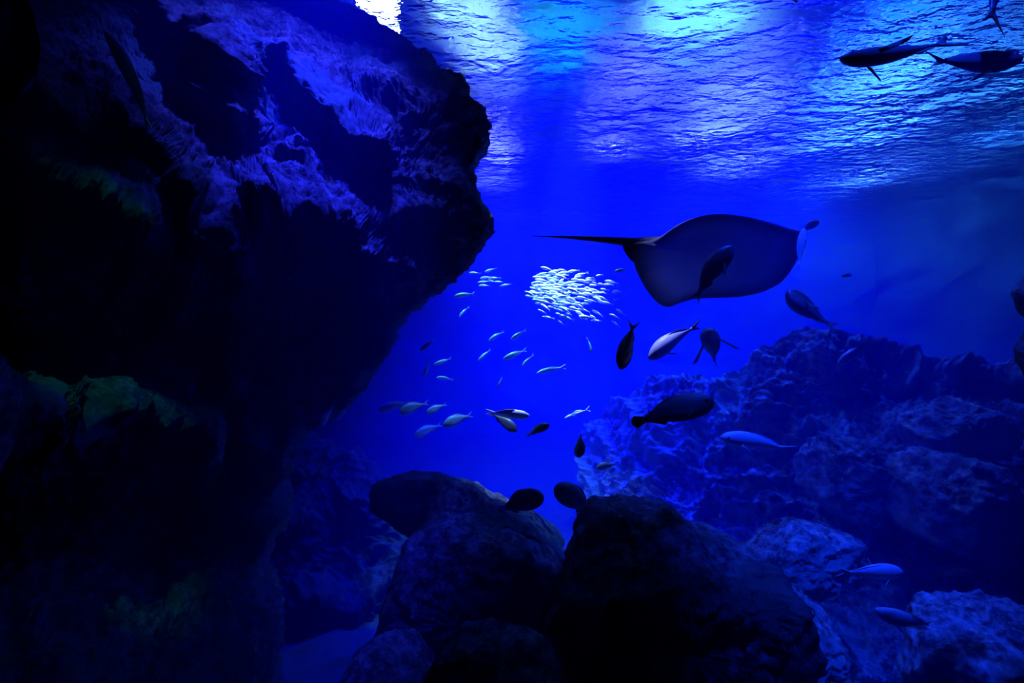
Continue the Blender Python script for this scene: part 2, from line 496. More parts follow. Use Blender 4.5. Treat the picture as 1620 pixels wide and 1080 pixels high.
def build_slope():
    nr, nc = 480, 600
    u = np.linspace(930, 2050, nc)
    s = np.linspace(0, 1, nr)
    top = interp(u, [(930, 700), (1000, 640), (1050, 606), (1120, 612), (1170, 600), (1215, 572), (1270, 552), (1330, 556), (1400, 562),
                     (1500, 588), (1620, 606), (2050, 560)])
    top = smooth1(top, 5)
    U, S = np.meshgrid(u, s)
    Tp = np.broadcast_to(top[None, :], U.shape)
    V = Tp + (1420 - Tp) * S
    dt = interp(u, [(930, 9.6), (1050, 8.6), (1200, 7.4), (1400, 6.6), (1620, 5.6), (2050, 4.4)])
    db = interp(u, [(930, 5.4), (1200, 4.2), (1620, 2.9), (2050, 2.2)])
    D = dt[None, :] + (db - dt)[None, :] * S ** 0.75
    R = ridge_offset
    D += 0.5 * np.exp(-((V - 650) / 45) ** 2) * np.clip((U - 1220) / 150, 0, 1)
    # a strip behind the ridge so the slope has a back
    nb = 40
    b = np.linspace(1, 0, nb, endpoint=False)[:, None]
    Ub = np.repeat(u[None], nb, 0)
    Db = dt[None, :] + 1.6 * b
    zt = (540 - top)[None, :] / F * dt[None, :] - 2.4 * b ** 1.5
    Vb = 540 - zt * F / Db
    Xb = (u - 810)[None] / F * dt[None, :] + 0 * b
    Ub = 810 + Xb * F / Db
    U = np.concatenate([Ub, U]); V = np.concatenate([Vb, V]); D = np.concatenate([Db, D])
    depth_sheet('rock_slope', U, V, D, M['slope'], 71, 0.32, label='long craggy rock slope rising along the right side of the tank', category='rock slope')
    # rock bank on the far left behind the cliff
    nr, nc = 220, 300
    u = np.linspace(150, 900, nc); s = np.linspace(0, 1, nr)
    top = smooth1(interp(u, [(150, 640), (400, 700), (470, 705), (560, 735), (640, 790), (720, 850), (800, 900), (900, 940)]), 8)
    U, S = np.meshgrid(u, s)
    V = top[None] + (1330 - top[None]) * S
    D = 8.6 + (5.2 - 8.6) * S ** 0.8 + 0 * U
    D += R(U, V, [(380, 860), (480, 840), (560, 800), (640, 830)], 0.4, 50, 40)
    D += R(U, V, [(380, 990), (500, 960), (560, 975), (640, 900)], 0.4, 50, 40)
    depth_sheet('rock_bank', U, V, D, M['bank'], 91, 0.26, label='faint hazy rock bank behind the foot of the dark cliff', category='rock bank')


def rock_from_outline(name, pts, d, thick, label, seed, mat='boulder', amp=0.09, tilt=0.0, nu=150, nv=90):
    """closed rock whose broadest section follows pts, with its own thickness in depth"""
    a = np.array(pts, float)
    c = a.mean(0)
    ang = np.arctan2(a[:, 1] - c[1], a[:, 0] - c[0])
    rad = np.hypot(a[:, 0] - c[0], a[:, 1] - c[1])
    o = np.argsort(ang); ang, rad = ang[o], rad[o]
    th = np.linspace(-math.pi, math.pi, nu, endpoint=False)
    r = np.interp(th, np.r_[ang[-1] - 2 * math.pi, ang, ang[0] + 2 * math.pi], np.r_[rad[-1], rad, rad[0]])
    k = 3
    r = np.convolve(np.r_[r[-k:], r, r[:k]], np.hanning(2 * k + 3)[1:-1] / np.hanning(2 * k + 3)[1:-1].sum(), 'valid')
    ph = np.linspace(-math.pi / 2, math.pi / 2, nv)
    PH, TH = np.meshgrid(ph, th, indexing='ij')
    rr = r[None, :] * np.abs(np.cos(PH)) ** 0.6
    du = rr * np.cos(TH); dv = rr * np.sin(TH)
    x0 = px(c[0], c[1], d)
    X = x0[0] + du / F * d
    Z = x0[2] - dv / F * d
    Y = d + np.sign(np.sin(PH)) * np.abs(np.sin(PH)) ** 0.7 * thick + tilt * (Z - x0[2])
    P = np.stack([X, Y, Z], -1)
    ctr = np.array([x0[0], d, x0[2]])
    rs = np.random.default_rng(seed)
    sz = np.abs(P - ctr).max((0, 1))
    W = (P - ctr) / sz
    for _ in range(16):                                   # flat breaks: clip the lump with random planes
        pn = rs.normal(size=3); pn /= np.linalg.norm(pn)
        lim = rs.uniform(0.72, 0.95) * np.percentile(W @ pn, 99.5)
        over = np.clip(W @ pn - lim, 0, None)
        W = W - pn * over[..., None] * 0.9
    W = W / np.abs(W).max((0, 1))                         # keep the full extent
    P = ctr + W * sz
    n = P - ctr
    n /= np.linalg.norm(n, axis=-1, keepdims=True) + 1e-9
    # angular facets: quantise a coarse noise, then fine ridges
    disp = amp * (fbm(P * 1.5, 2, seed) * 1.6 + 1.3 * (fbm(P * 2.6, 4, seed + 1, ridged=True) - 0.4)
                  + 1.1 * fbm(P * 6, 4, seed + 2, 0.62, ridged=True) + 0.25 * fbm(P * 26, 2, seed + 3))
    P = P + n * disp[..., None]
    P[0] = P[0].mean(0); P[-1] = P[-1].mean(0)
    P -= ctr
    o = obj(name, make_mesh(name, P, grid_quads(nv, nu, wrap=True)), M[mat], label=label, category='rock')
    o.location = ctr
    return o


def build_boulders():
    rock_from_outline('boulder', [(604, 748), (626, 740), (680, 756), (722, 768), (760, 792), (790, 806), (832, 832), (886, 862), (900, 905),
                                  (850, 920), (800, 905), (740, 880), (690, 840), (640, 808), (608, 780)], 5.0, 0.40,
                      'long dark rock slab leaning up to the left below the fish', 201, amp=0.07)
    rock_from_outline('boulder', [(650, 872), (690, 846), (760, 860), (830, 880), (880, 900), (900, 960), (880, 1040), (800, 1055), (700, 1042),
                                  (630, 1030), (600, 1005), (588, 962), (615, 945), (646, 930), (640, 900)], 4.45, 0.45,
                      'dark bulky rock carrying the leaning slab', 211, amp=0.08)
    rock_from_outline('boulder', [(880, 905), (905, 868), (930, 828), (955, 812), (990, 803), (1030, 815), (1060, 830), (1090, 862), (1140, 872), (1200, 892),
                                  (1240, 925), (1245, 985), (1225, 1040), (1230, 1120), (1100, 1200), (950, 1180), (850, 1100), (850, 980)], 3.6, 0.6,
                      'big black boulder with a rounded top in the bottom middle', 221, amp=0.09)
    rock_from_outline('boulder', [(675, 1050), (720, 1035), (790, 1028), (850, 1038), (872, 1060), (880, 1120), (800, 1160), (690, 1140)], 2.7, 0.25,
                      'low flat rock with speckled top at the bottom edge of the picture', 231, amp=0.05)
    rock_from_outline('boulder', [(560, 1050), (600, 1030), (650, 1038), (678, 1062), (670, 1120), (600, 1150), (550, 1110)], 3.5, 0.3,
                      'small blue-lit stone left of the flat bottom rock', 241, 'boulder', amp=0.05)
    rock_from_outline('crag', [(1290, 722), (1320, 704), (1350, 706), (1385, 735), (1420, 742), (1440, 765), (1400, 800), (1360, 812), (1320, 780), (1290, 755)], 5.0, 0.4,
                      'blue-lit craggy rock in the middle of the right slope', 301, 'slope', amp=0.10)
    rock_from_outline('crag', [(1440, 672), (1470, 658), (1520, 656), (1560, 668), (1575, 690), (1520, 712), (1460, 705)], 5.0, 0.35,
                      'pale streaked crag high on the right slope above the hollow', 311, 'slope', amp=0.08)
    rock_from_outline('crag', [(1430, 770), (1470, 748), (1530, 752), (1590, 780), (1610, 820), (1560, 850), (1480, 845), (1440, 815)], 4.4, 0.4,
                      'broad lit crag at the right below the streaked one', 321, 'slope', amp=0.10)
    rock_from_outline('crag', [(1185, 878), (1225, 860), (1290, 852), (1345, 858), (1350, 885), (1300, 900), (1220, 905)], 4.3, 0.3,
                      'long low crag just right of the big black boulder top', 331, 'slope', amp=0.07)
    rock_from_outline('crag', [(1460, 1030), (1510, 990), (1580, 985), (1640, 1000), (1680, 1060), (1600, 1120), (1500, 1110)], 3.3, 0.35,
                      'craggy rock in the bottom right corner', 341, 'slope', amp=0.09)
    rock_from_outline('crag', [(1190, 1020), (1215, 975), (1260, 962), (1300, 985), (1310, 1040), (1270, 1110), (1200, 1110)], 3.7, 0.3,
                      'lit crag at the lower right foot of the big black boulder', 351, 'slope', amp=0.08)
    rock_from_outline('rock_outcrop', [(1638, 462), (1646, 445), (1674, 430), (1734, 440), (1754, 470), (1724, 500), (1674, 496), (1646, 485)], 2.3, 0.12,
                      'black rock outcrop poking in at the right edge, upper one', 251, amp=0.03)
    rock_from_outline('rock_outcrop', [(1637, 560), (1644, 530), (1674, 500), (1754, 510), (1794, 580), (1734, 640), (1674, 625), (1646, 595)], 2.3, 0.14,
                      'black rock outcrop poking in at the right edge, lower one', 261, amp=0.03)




# ------------------------------------------------------------------ fish
M['dark_fish'] = fish_mat('dark_fish_skin', (0.02, 0.03, 0.035), (0.10, 0.12, 0.13), 0.45)
M['dark_fin'] = plain_mat('dark_fin', (0.035, 0.05, 0.025), 0.6)
M['grouper'] = fish_mat('grouper_skin', (0.08, 0.09, 0.09), (0.34, 0.36, 0.34), 0.6)
M['grouper_fin'] = plain_mat('grouper_fin', (0.12, 0.15, 0.07), 0.6)
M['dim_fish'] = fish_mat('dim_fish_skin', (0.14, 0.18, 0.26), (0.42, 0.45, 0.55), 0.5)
M['pale_fish'] = fish_mat('pale_fish_skin', (0.45, 0.50, 0.60), (0.85, 0.85, 0.9), 0.4)
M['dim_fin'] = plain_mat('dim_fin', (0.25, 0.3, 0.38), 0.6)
M['pale_fin'] = plain_mat('pale_fin', (0.6, 0.65, 0.75), 0.5)
M['silver_fish'] = fish_mat('silver_fish_skin', (0.25, 0.55, 0.6), (0.9, 0.85, 0.92), 0.3, 0.25, stripe=(0.8, 0.8, 0.85))
M['silver_fin'] = plain_mat('silver_fin', (0.5, 0.75, 0.75), 0.5)
M['sardine'] = fish_mat('sardine_skin', (0.75, 0.85, 0.9), (0.97, 0.97, 0.97), 0.3, 0.15)
M['ray'] = plain_mat('ray_underside', (0.75, 0.77, 0.8), 0.6, 0, 3, 0.15)
_n, _l = M['ray'].node_tree.nodes, M['ray'].node_tree.links      # pale belly with a dark margin round the disc
_at = _n.new('ShaderNodeAttribute'); _at.attribute_name = 'margin'
_mx = _n.new('ShaderNodeMixRGB'); _mx.inputs['Color2'].default_value = (0.06, 0.065, 0.07, 1)
_b = _n.get('Principled BSDF')
_src = _b.inputs['Base Color'].links[0].from_socket
_l.new(_src, _mx.inputs['Color1']); _l.new(_at.outputs['Fac'], _mx.inputs['Fac']); _l.new(_mx.outputs[0], _b.inputs['Base Color'])
M['ray_tail'] = plain_mat('ray_tail', (0.05, 0.055, 0.06), 0.6, 0, 6, 0.2)
M['eye'] = plain_mat('fish_eye', (0.02, 0.02, 0.02), 0.15)

PROFILE_T = [0, .03, .08, .16, .27, .40, .55, .70, .84, .93, 1.0]
PROFILES = {
    'slender': [.06, .32, .55, .78, .95, 1.0, .90, .66, .36, .22, .19],
    'deep': [.08, .30, .55, .82, .98, 1.0, .86, .58, .30, .20, .18],
    'grouper': [.12, .40, .62, .82, .96, 1.0, .93, .72, .44, .32, .30],
    'mackerel': [.05, .28, .52, .78, .95, 1.0, .90, .62, .28, .14, .11],
}


def bend_y(x, bend):
    return bend * (np.clip(0.28 - x, 0, None) / 0.78) ** 2 + 0.25 * bend * (np.clip(x - 0.28, 0, None) / 0.22) ** 2


def fish_body(name, kind, hh, wr, bend, ns=26, nc=16, tail=None):
    t = np.linspace(0, 1, ns) ** 1.15
    h = smooth1(np.interp(t, PROFILE_T, PROFILES[kind]), 1) * hh
    h[0] = hh * 0.05
    x = 0.5 - 0.82 * t
    w = h * wr * (1 - 0.45 * t ** 2) + 0.004
    zc = hh * 0.10 * np.sin(t * math.pi)
    th = np.linspace(0, 2 * math.pi, nc, endpoint=False)
    X = np.repeat(x[:, None], nc, 1)
    Y = w[:, None] * np.sin(th)[None] + bend_y(x, bend)[:, None]
    Z = h[:, None] * np.cos(th)[None] + zc[:, None]
    V = np.stack([X, Y, Z], -1).reshape(-1, 3)
    Q = grid_quads(ns, nc, wrap=True)
    caps = []
    for r in (0, ns - 1):
        c = len(V)
        V = np.concatenate([V, V[r * nc:(r + 1) * nc].mean(0, keepdims=True)])
        i = np.arange(nc); j = (i + 1) % nc
        a = np.stack([np.full(nc, c), r * nc + j, r * nc + i], -1) if r == 0 else np.stack([np.full(nc, c), r * nc + i, r * nc + j], -1)
        caps.append(a)
    tris = np.concatenate([Q[:, [0, 1, 2]], Q[:, [0, 2, 3]]] + caps)
    if tail is not None:
        tv, tq = tail
        k = len(V)
        V = np.concatenate([V, tv]); tq = np.asarray(tq)
        tris = np.concatenate([tris, tq[:, [0, 1, 2]] + k, tq[:, [0, 2, 3]] + k])
    return make_mesh(name, V, tris)


def fin_geo(base, tip, side, th, bend, mid=4):
    """fin blade between a base line and a tip line, with real thickness along side"""
    base, tip, side = np.asarray(base, float), np.asarray(tip, float), np.asarray(side, float)
    n = len(base)
    k = np.linspace(0, 1, mid)
    blade = base[None] + (tip - base)[None] * k[:, None, None]
    off = side[None, None] * (th * (1 - 0.8 * k))[:, None, None]
    A, B = blade + off, blade - off
    V = np.concatenate([A.reshape(-1, 3), B.reshape(-1, 3)])
    V[:, 1] += bend_y(V[:, 0], bend)
    q = grid_quads(mid, n)
    m = mid * n
    quads = [q, q[:, ::-1] + m]
    ring = np.concatenate([np.arange(n), np.arange(1, mid) * n + n - 1, (mid - 1) * n + np.arange(n - 2, -1, -1), np.arange(mid - 2, 0, -1) * n])
    r2 = np.roll(ring, -1)
    quads.append(np.stack([ring, ring + m, r2 + m, r2], -1))
    return V, np.concatenate(quads)


def tail_geo(kind, ts, hh, bend):
    z = np.linspace(-1, 1, 9)
    pz = hh * 0.17
    base = np.stack([np.full(9, -0.305), 0 * z, z * pz + 0.0], -1)
    if kind == 'fork':
        tip = np.stack([-0.385 - 0.115 * np.abs(z) ** 1.2, 0 * z, z * ts], -1)
    else:
        tip = np.stack([-0.5 + 0.05 * z ** 2, 0 * z, z * ts * 0.8], -1)
    return fin_geo(base, tip, (0, 1, 0), 0.008, bend)


def place(o, head, tail, up=(0, 0, 1)):
    h, t = Vector(head), Vector(tail)
    ax = (h - t)
    ln = ax.length
    ax.normalize()
    upv = Vector(up)
    y = upv.cross(ax)
    if y.length < 1e-3:
        y = Vector((0, -1, 0)).cross(ax)
    y.normalize()
    z = ax.cross(y)
    R = Matrix((ax, y, z)).transposed().to_4x4()
    o.matrix_world = Matrix.Translation((h + t) / 2) @ R @ Matrix.Scale(ln, 4)


def make_fish(name, label, head, tail, kind='slender', hh=0.09, wr=0.55, bend=0.0, up=(0, 0, 1), skin='dark_fish', fin='dark_fin',
              tk='fork', ts=0.10, dorsal=0.045, pect=0.12, eyes=True, group=None, spread=0.8):
    body = obj(name, fish_body(name, kind, hh, wr, bend), M[skin], label=label, category='fish', group=group)
    v, q = tail_geo(tk, ts, hh, bend)
    obj('tail_fin', make_mesh('tail_fin', v, q), M[fin], body)
    prof = lambda x: np.interp((0.5 - x) / 0.82, PROFILE_T, PROFILES[kind]) * hh
    if dorsal > 0:
        x = np.linspace(0.20, -0.24, 10)
        k = np.linspace(0, 1, 10)
        zt = prof(x) * 0.93
        hgt = dorsal * (np.sin(np.clip(k * 1.15 + 0.08, 0, 1) * math.pi) ** 0.5)
        v, q = fin_geo(np.stack([x, 0 * x, zt], -1), np.stack([x - 0.04, 0 * x, zt + hgt + 0.012], -1), (0, 1, 0), 0.005, bend)
        obj('dorsal_fin', make_mesh('dorsal_fin', v, q), M[fin], body)
        x = np.linspace(-0.08, -0.24, 6)
        zt = -prof(x) * 0.85
        hgt = dorsal * np.linspace(1.0, 0.3, 6)
        v, q = fin_geo(np.stack([x, 0 * x, zt], -1), np.stack([x - 0.04, 0 * x, zt - hgt], -1), (0, 1, 0), 0.005, bend)
        obj('anal_fin', make_mesh('anal_fin', v, q), M[fin], body)
    if pect > 0:
        for sgn in (-1, 1):
            wy = float(prof(np.array(0.24))) * wr * 0.9
            zb = np.linspace(0.012, -0.02, 5)
            base = np.stack([0.24 - 0.02 * np.linspace(0, 1, 5), np.full(5, sgn * wy), zb - hh * 0.25], -1)
            tip = base[2:3] + np.stack([-pect * np.linspace(1.0, 0.72, 5), sgn * pect * spread * np.linspace(0.8, 0.55, 5), -pect * np.linspace(0.30, 0.42, 5)], -1)
            v, q = fin_geo(base, tip, (0, 0, 1), 0.005, bend)
            obj('pectoral_fin', make_mesh('pectoral_fin', v, q), M[fin], body)
    if eyes:
        for sgn in (-1, 1):
            xe = 0.415
            r = 0.011 + hh * 0.06
            nu, nv = 10, 7
            ph = np.linspace(-math.pi / 2, math.pi / 2, nv); tt = np.linspace(0, 2 * math.pi, nu, endpoint=False)
            PH, TT = np.meshgrid(ph, tt, indexing='ij')
            w = float(prof(np.array(xe))) * wr
            V = np.stack([xe + r * np.cos(PH) * np.cos(TT), sgn * w * 0.93 + 0.55 * r * np.sin(PH) + bend_y(xe, bend),
                          hh * 0.22 + r * np.cos(PH) * np.sin(TT)], -1)
            obj('eye', make_mesh('eye', V, grid_quads(nv, nu, wrap=True)), M['eye'], body)
    place(body, head, tail, up)
    return body


def build_big_fish():
    f = make_fish
    # dark swimmers under the surface, top right
    f('yellowtail', 'dark slender fish under the ripples, heading left with its side fin raised', px(1327, 97, 2.15), px(1508, 76, 2.3), hh=0.068, wr=0.8,
      bend=0.06, up=(0.0, 0.55, 0.8), pect=0.15, ts=0.11, dorsal=0.02)
    f('yellowtail', 'dark slender fish at the top right edge, heading right towards the frame edge', px(1614, 96, 2.3), px(1452, 107, 2.3), hh=0.115, wr=0.7,
      bend=-0.10, up=(0, 0.3, 1), pect=0.12, ts=0.10, dorsal=0.015)
    f('yellowtail', 'dark fish leaving through the top edge, only its tail half in view', px(1605, -125, 2.2), px(1536, 64, 2.2), hh=0.10, wr=0.7,
      bend=0.14, up=(1, 0.2, 0), ts=0.12, dorsal=0.02)
    f('yellowtail', 'fish above the picture with one greenish fin tip dipping in at the top', px(1215, -22, 2.4), px(1345, -40, 2.6), hh=0.10, wr=0.7,
      pect=0.2, ts=0.1, spread=0.3)
    # around the stingray
    f('sea_bream', 'dark fish swimming in front of the stingray, head up to the right', px(1158, 388, 3.2), px(1093, 476, 3.35), 'deep', 0.165, 0.55,
      bend=-0.10, up=(-0.75, -0.1, 0.5), pect=0.17, dorsal=0.03, ts=0.10)
    f('sea_bream', 'dark fish below the stingray snout, heading up left', px(1243, 462, 3.5), px(1316, 524, 3.6), 'deep', 0.175, 0.7, bend=0.10,
      up=(0.5, 0.5, 0.7), pect=0.17, dorsal=0.025, ts=0.10)
    f('sea_bream', 'dark narrow fish diving steeply below the stingray tail', px(982, 585, 4.2), px(1004, 508, 4.3), 'slender', 0.15, 0.6, bend=0.08,
      up=(-0.9, 0.3, 0.2), dorsal=0.02, ts=0.13)
    f('sea_bream', 'bright lavender fish lit from above, heading down left', px(1025, 566, 4.0), px(1106, 508, 4.2), 'deep', 0.165, 0.55, bend=0.05,
      up=(-0.35, -0.8, 0.7), skin='pale_fish', dorsal=0.025, ts=0.11)
    f('sea_bream', 'small dark fish with both side fins spread, beside the lavender fish', px(1121, 522, 4.4), px(1132, 578, 4.8), 'deep', 0.20, 0.8,
      up=(0.2, 1, 0.2), pect=0.30, spread=1.1, dorsal=0.01, ts=0.09)
    f('sea_bream', 'yellow-finned bright blue fish just above the rock ridge', px(1326, 574, 4.6), px(1382, 541, 4.8), 'deep', 0.14, 0.55,
      up=(-0.3, -0.8, 0.7), skin='pale_fish', fin='dark_fin', ts=0.14)
    f('remora', 'slim pale fish upright against the edge of the stingray', px(1272, 361, 3.75), px(1263, 424, 3.75), 'slender', 0.11, 0.6, skin='pale_fish',
      fin='pale_fin', up=(-1, 0, 0), dorsal=0.015, pect=0.05, ts=0.06, eyes=False)
    f('remora', 'small blue fish above the tip of the stingray wing', px(1296, 350, 4.0), px(1266, 366, 4.0), 'slender', 0.18, 0.6, skin='pale_fish',
      fin='pale_fin', dorsal=0.02, pect=0.06, ts=0.09, eyes=False)
    # lower right
    f('grouper', 'large dark grouper gliding right above the lit rocks', px(1130, 634, 3.3), px(1000, 668, 3.5), 'grouper', 0.165, 0.55, bend=-0.06,
      skin='grouper', fin='grouper_fin', tk='round', ts=0.10, dorsal=0.03, pect=0.10)
    f('parrotfish', 'bright blue fish heading left in front of the dark rock slope', px(1139, 690, 3.9), px(1257, 709, 3.9), 'slender', 0.115, 0.75,
      bend=0.05, skin='pale_fish', fin='pale_fin', ts=0.075, dorsal=0.015, up=(0, -0.45, 1))
    f('parrotfish', 'bright blue fish heading right in the dark hollow at lower right', px(1428, 904, 3.3), px(1323, 905, 3.2), 'slender', 0.11, 0.75,
      skin='pale_fish', fin='pale_fin', ts=0.085, dorsal=0.012, up=(0, -0.45, 1))
    f('parrotfish', 'lowest bright blue fish, bent with its tail swept down right', px(1387, 967, 3.0), px(1488, 1001, 3.0), 'slender', 0.135, 0.75, bend=-0.14,
      skin='pale_fish', fin='pale_fin', ts=0.085, dorsal=0.012, up=(0.1, -0.5, 0.9))
    f('parrotfish', 'dim blue fish in shadow right of the lit rock crags', px(1540, 905, 3.7), px(1478, 909, 3.7), 'slender', 0.10, 0.5, skin='dark_fish')
    f('mackerel', 'tiny bright blue fish alone right of the stingray', px(1330, 437, 5.0), px(1352, 435, 5.0), 'mackerel', 0.12, 0.5, skin='silver_fish', fin='silver_fin')
    # over the boulders
    f('sea_bream', 'brightest white fish in the middle, heading right', px(838, 658, 5.2), px(768, 652, 5.2), 'deep', 0.16, 0.5, bend=0.03, skin='pale_fish',
      fin='pale_fin', up=(0.1, -0.8, 0.8), ts=0.09)
    f('sea_bream', 'dark fish close under the brightest white fish', px(818, 682, 5.4), px(775, 652, 5.5), 'deep', 0.17, 0.5, skin='dark_fish', up=(0.4, -0.1, 0.8))
    f('sea_bream', 'small dark fish with fins down, right of the white fish', px(869, 671, 5.2), px(831, 690, 5.3), 'deep', 0.155, 0.6, up=(-0.3, 0, 1), pect=0.16, dorsal=0.03)
    f('sea_bream', 'dark leaf-shaped fish hanging head down over the blue haze', px(915, 724, 5.0), px(919, 683, 5.1), 'deep', 0.22, 0.4, bend=0.05,
      up=(0.9, -0.3, 0.2), dorsal=0.02, ts=0.06)
    f('sea_bream', 'small bright speckled fish left of the hazy rocks', px(944, 740, 5.4), px(976, 733, 5.4), 'deep', 0.19, 0.5, skin='pale_fish', fin='pale_fin', bend=0.08)
    f('grouper', 'dark spotted grouper resting on the leaning slab, facing right', px(860, 784, 4.2), px(788, 806, 4.4), 'grouper', 0.20, 0.6, skin='grouper',
      fin='pale_fin', tk='round', ts=0.11, pect=0.15)
    f('grouper', 'dark grouper above the big boulder, facing up left', px(878, 770, 4.4), px(942, 812, 4.6), 'grouper', 0.20, 0.6, skin='grouper', fin='grouper_fin',
      tk='round', ts=0.10, up=(0.3, 0.2, 0.9), pect=0.14)
    # dim row left of the glow
    f('sea_bream', 'dim fish at the left end of the row beside the cliff', px(598, 650, 7.0), px(652, 634, 7.2), 'deep', 0.15, 0.5, bend=0.08, skin='dim_fish', fin='dim_fin')
    f('sea_bream', 'dim fish second from the cliff in the row', px(631, 653, 6.8), px(679, 636, 7.0), 'deep', 0.18, 0.5, bend=0.06, skin='dim_fish', fin='dim_fin')
    f('sea_bream', 'small dim fish between the row and the dark fish below', px(674, 654, 7.0), px(708, 638, 7.1), 'deep', 0.16, 0.5, skin='dim_fish', fin='dim_fin')
    f('sea_bream', 'larger dim fish at the right end of the row', px(701, 673, 6.6), px(748, 655, 6.8), 'deep', 0.185, 0.5, skin='dim_fish', fin='dim_fin')
    f('sea_bream', 'faint fish below the dim row', px(655, 690, 7.8), px(700, 670, 8.0), 'deep', 0.16, 0.5, skin='dim_fish', fin='dim_fin')
    f('sea_bream', 'blue fish at the foot of the cliff, tail up, nearest the rock', px(506, 675, 4.6), px(528, 640, 4.75), 'deep', 0.16, 0.5, skin='pale_fish', fin='pale_fin')
    f('sea_bream', 'blue fish at the foot of the cliff, right of its twin', px(528, 664, 4.8), px(554, 641, 4.95), 'deep', 0.15, 0.5, skin='pale_fish', fin='pale_fin')
    # in front of the cliff
    f('yellowtail', 'dim blue curved fish in front of the cliff, tail sweeping down right', px(170, 48, 2.0), px(256, 214, 2.2), 'slender', 0.105, 0.6, bend=0.12,
      skin='pale_fish', fin='pale_fin', up=(0.9, -0.7, 0.3), pect=0.18, ts=0.10, dorsal=0.02)
    f('needlefish', 'faint thin fish low in the haze below the mackerel', px(893, 661, 6.8), px(934, 646, 7.0), 'mackerel', 0.05, 0.6, skin='pale_fish', fin='pale_fin', eyes=False)


def build_mackerel():
    G = 'mackerel in the blue glow'
    L = [  # head, tail, label
        (718, 469, 752, 464, 'silver mackerel left of the school, level, highest of the loose ones'),
        (726, 502, 741, 484, 'small mackerel pointing down left, just under the highest one'),
        (664, 555, 689, 536, 'dim mackerel nearest the cliff edge'),
        (686, 577, 716, 567, 'mackerel just right of the curved white fish'),
        (773, 539, 798, 523, 'mackerel left one of the slanting pair under the glow'),
        (808, 537, 832, 521, 'bright mackerel right one of the slanting pair'),
        (756, 571, 778, 552, 'mackerel with curled tail below the slanting pair'),
        (796, 568, 835, 553, 'mackerel in the middle of the glow with clear forked tail'),
        (826, 579, 843, 560, 'short mackerel right beside the middle one'),
        (849, 590, 895, 579, 'longest bright mackerel, lower right of the group'),
        (936, 557, 930, 532, 'thin upright mackerel right of the glow'),
        (787, 613, 795, 596, 'tiny dark mackerel below the group'),
        (690, 597, 718, 600, 'small white mackerel low on the left, level'),
        (670, 596, 683, 566, 'curved white mackerel low on the left, tail up'),
        (973, 429, 995, 426, 'lone thin mackerel right of the school'),
    ]
    for i, (hx, hy, tx, ty, lab) in enumerate(L):
        d = 6.4 + 0.5 * math.sin(i * 2.3)
        make_fish('mackerel', lab, px(hx, hy, d), px(tx, ty, d + 0.12), 'mackerel', 0.115 if i != 9 else 0.09, 0.55, bend=0.10 * math.sin(i * 1.7),
                  up=(0, -0.35, 1), skin='dark_fish' if i in (2, 11) else 'silver_fish', fin='silver_fin', ts=0.10, dorsal=0.02, pect=0.05, group=G)


def build_school():
    meshes = []
    for k in range(6):
        b = (k - 2.5) * 0.05
        meshes.append(fish_body('sardine', 'mackerel', 0.105, 0.6, b, 14, 10, tail_geo('fork', 0.09, 0.105, b)))
        meshes[-1].materials.append(M['sardine'])
    n, tries = 0, 0
    pts = []
    while n < 150 and tries < 20000:
        tries += 1
        if random.random() < 0.55:
            u, v = random.gauss(866, 17), random.gauss(454, 15)
        else:
            u, v = random.gauss(912, 34), random.gauss(460 + (random.random() < 0.3) * 22, 17)
        if u < 836 + abs(v - 462) * 0.7 or u > 985 or v < 423 + max(0, u - 880) * 0.12 or v > 513:
            continue
        if any(abs(u - a) < 6 and abs(v - b) < 2.4 for a, b in pts):
            continue
        pts.append((u, v)); n += 1
    G, LAB = 'sardines of the dense bright school', 'small white sardine in the dense bright school'
    for u, v in pts:
        d = random.uniform(6.6, 7.5)
        ln = random.uniform(0.15, 0.28)
        pitch = (v - 440) * 0.006 + random.gauss(0.0, 0.17)
        yaw = random.gauss(0.0, 0.45)
        c = Vector(px(u, v, d))
        ax = Vector((-math.cos(pitch) * math.cos(yaw), math.sin(yaw), math.sin(pitch)))
        o = obj('sardine', random.choice(meshes), None, label=LAB, category='fish', group=G)
        place(o, c + ax * ln / 2, c - ax * ln / 2, (0, -0.2, 1))
    S = [(752, 432, 'sardine apart from the school, far left of the loose cluster', 0.02), (777, 427, 'top slanting sardine of the loose cluster left of the school', -0.3),
         (770, 439, 'long sardine in the middle of the loose cluster', -0.12), (783, 440, 'sardine right of the long one in the loose cluster', -0.05),
         (766, 446, 'sardine in the second row of the loose cluster', -0.1), (778, 445, 'short sardine in the second row of the loose cluster', 0.2),
         (791, 446, 'tiny sardine at the right of the second row', 0.1), (767, 452, 'lowest left sardine of the loose cluster', 0.0),
         (800, 451, 'lowest right sardine of the loose cluster, nearest the school', -0.2)]
    for u, v, lab, p in S:
        c = Vector(px(u, v, 6.9))
        ax = Vector((-math.cos(p), 0.1, math.sin(p)))
        ln = 0.17 if 'short' in lab or 'tiny' in lab else 0.22
        o = obj('sardine', random.choice(meshes), None, label=lab, category='fish', group='loose sardines left of the school')
        place(o, c + ax * ln / 2, c - ax * ln / 2, (0, -0.2, 1))


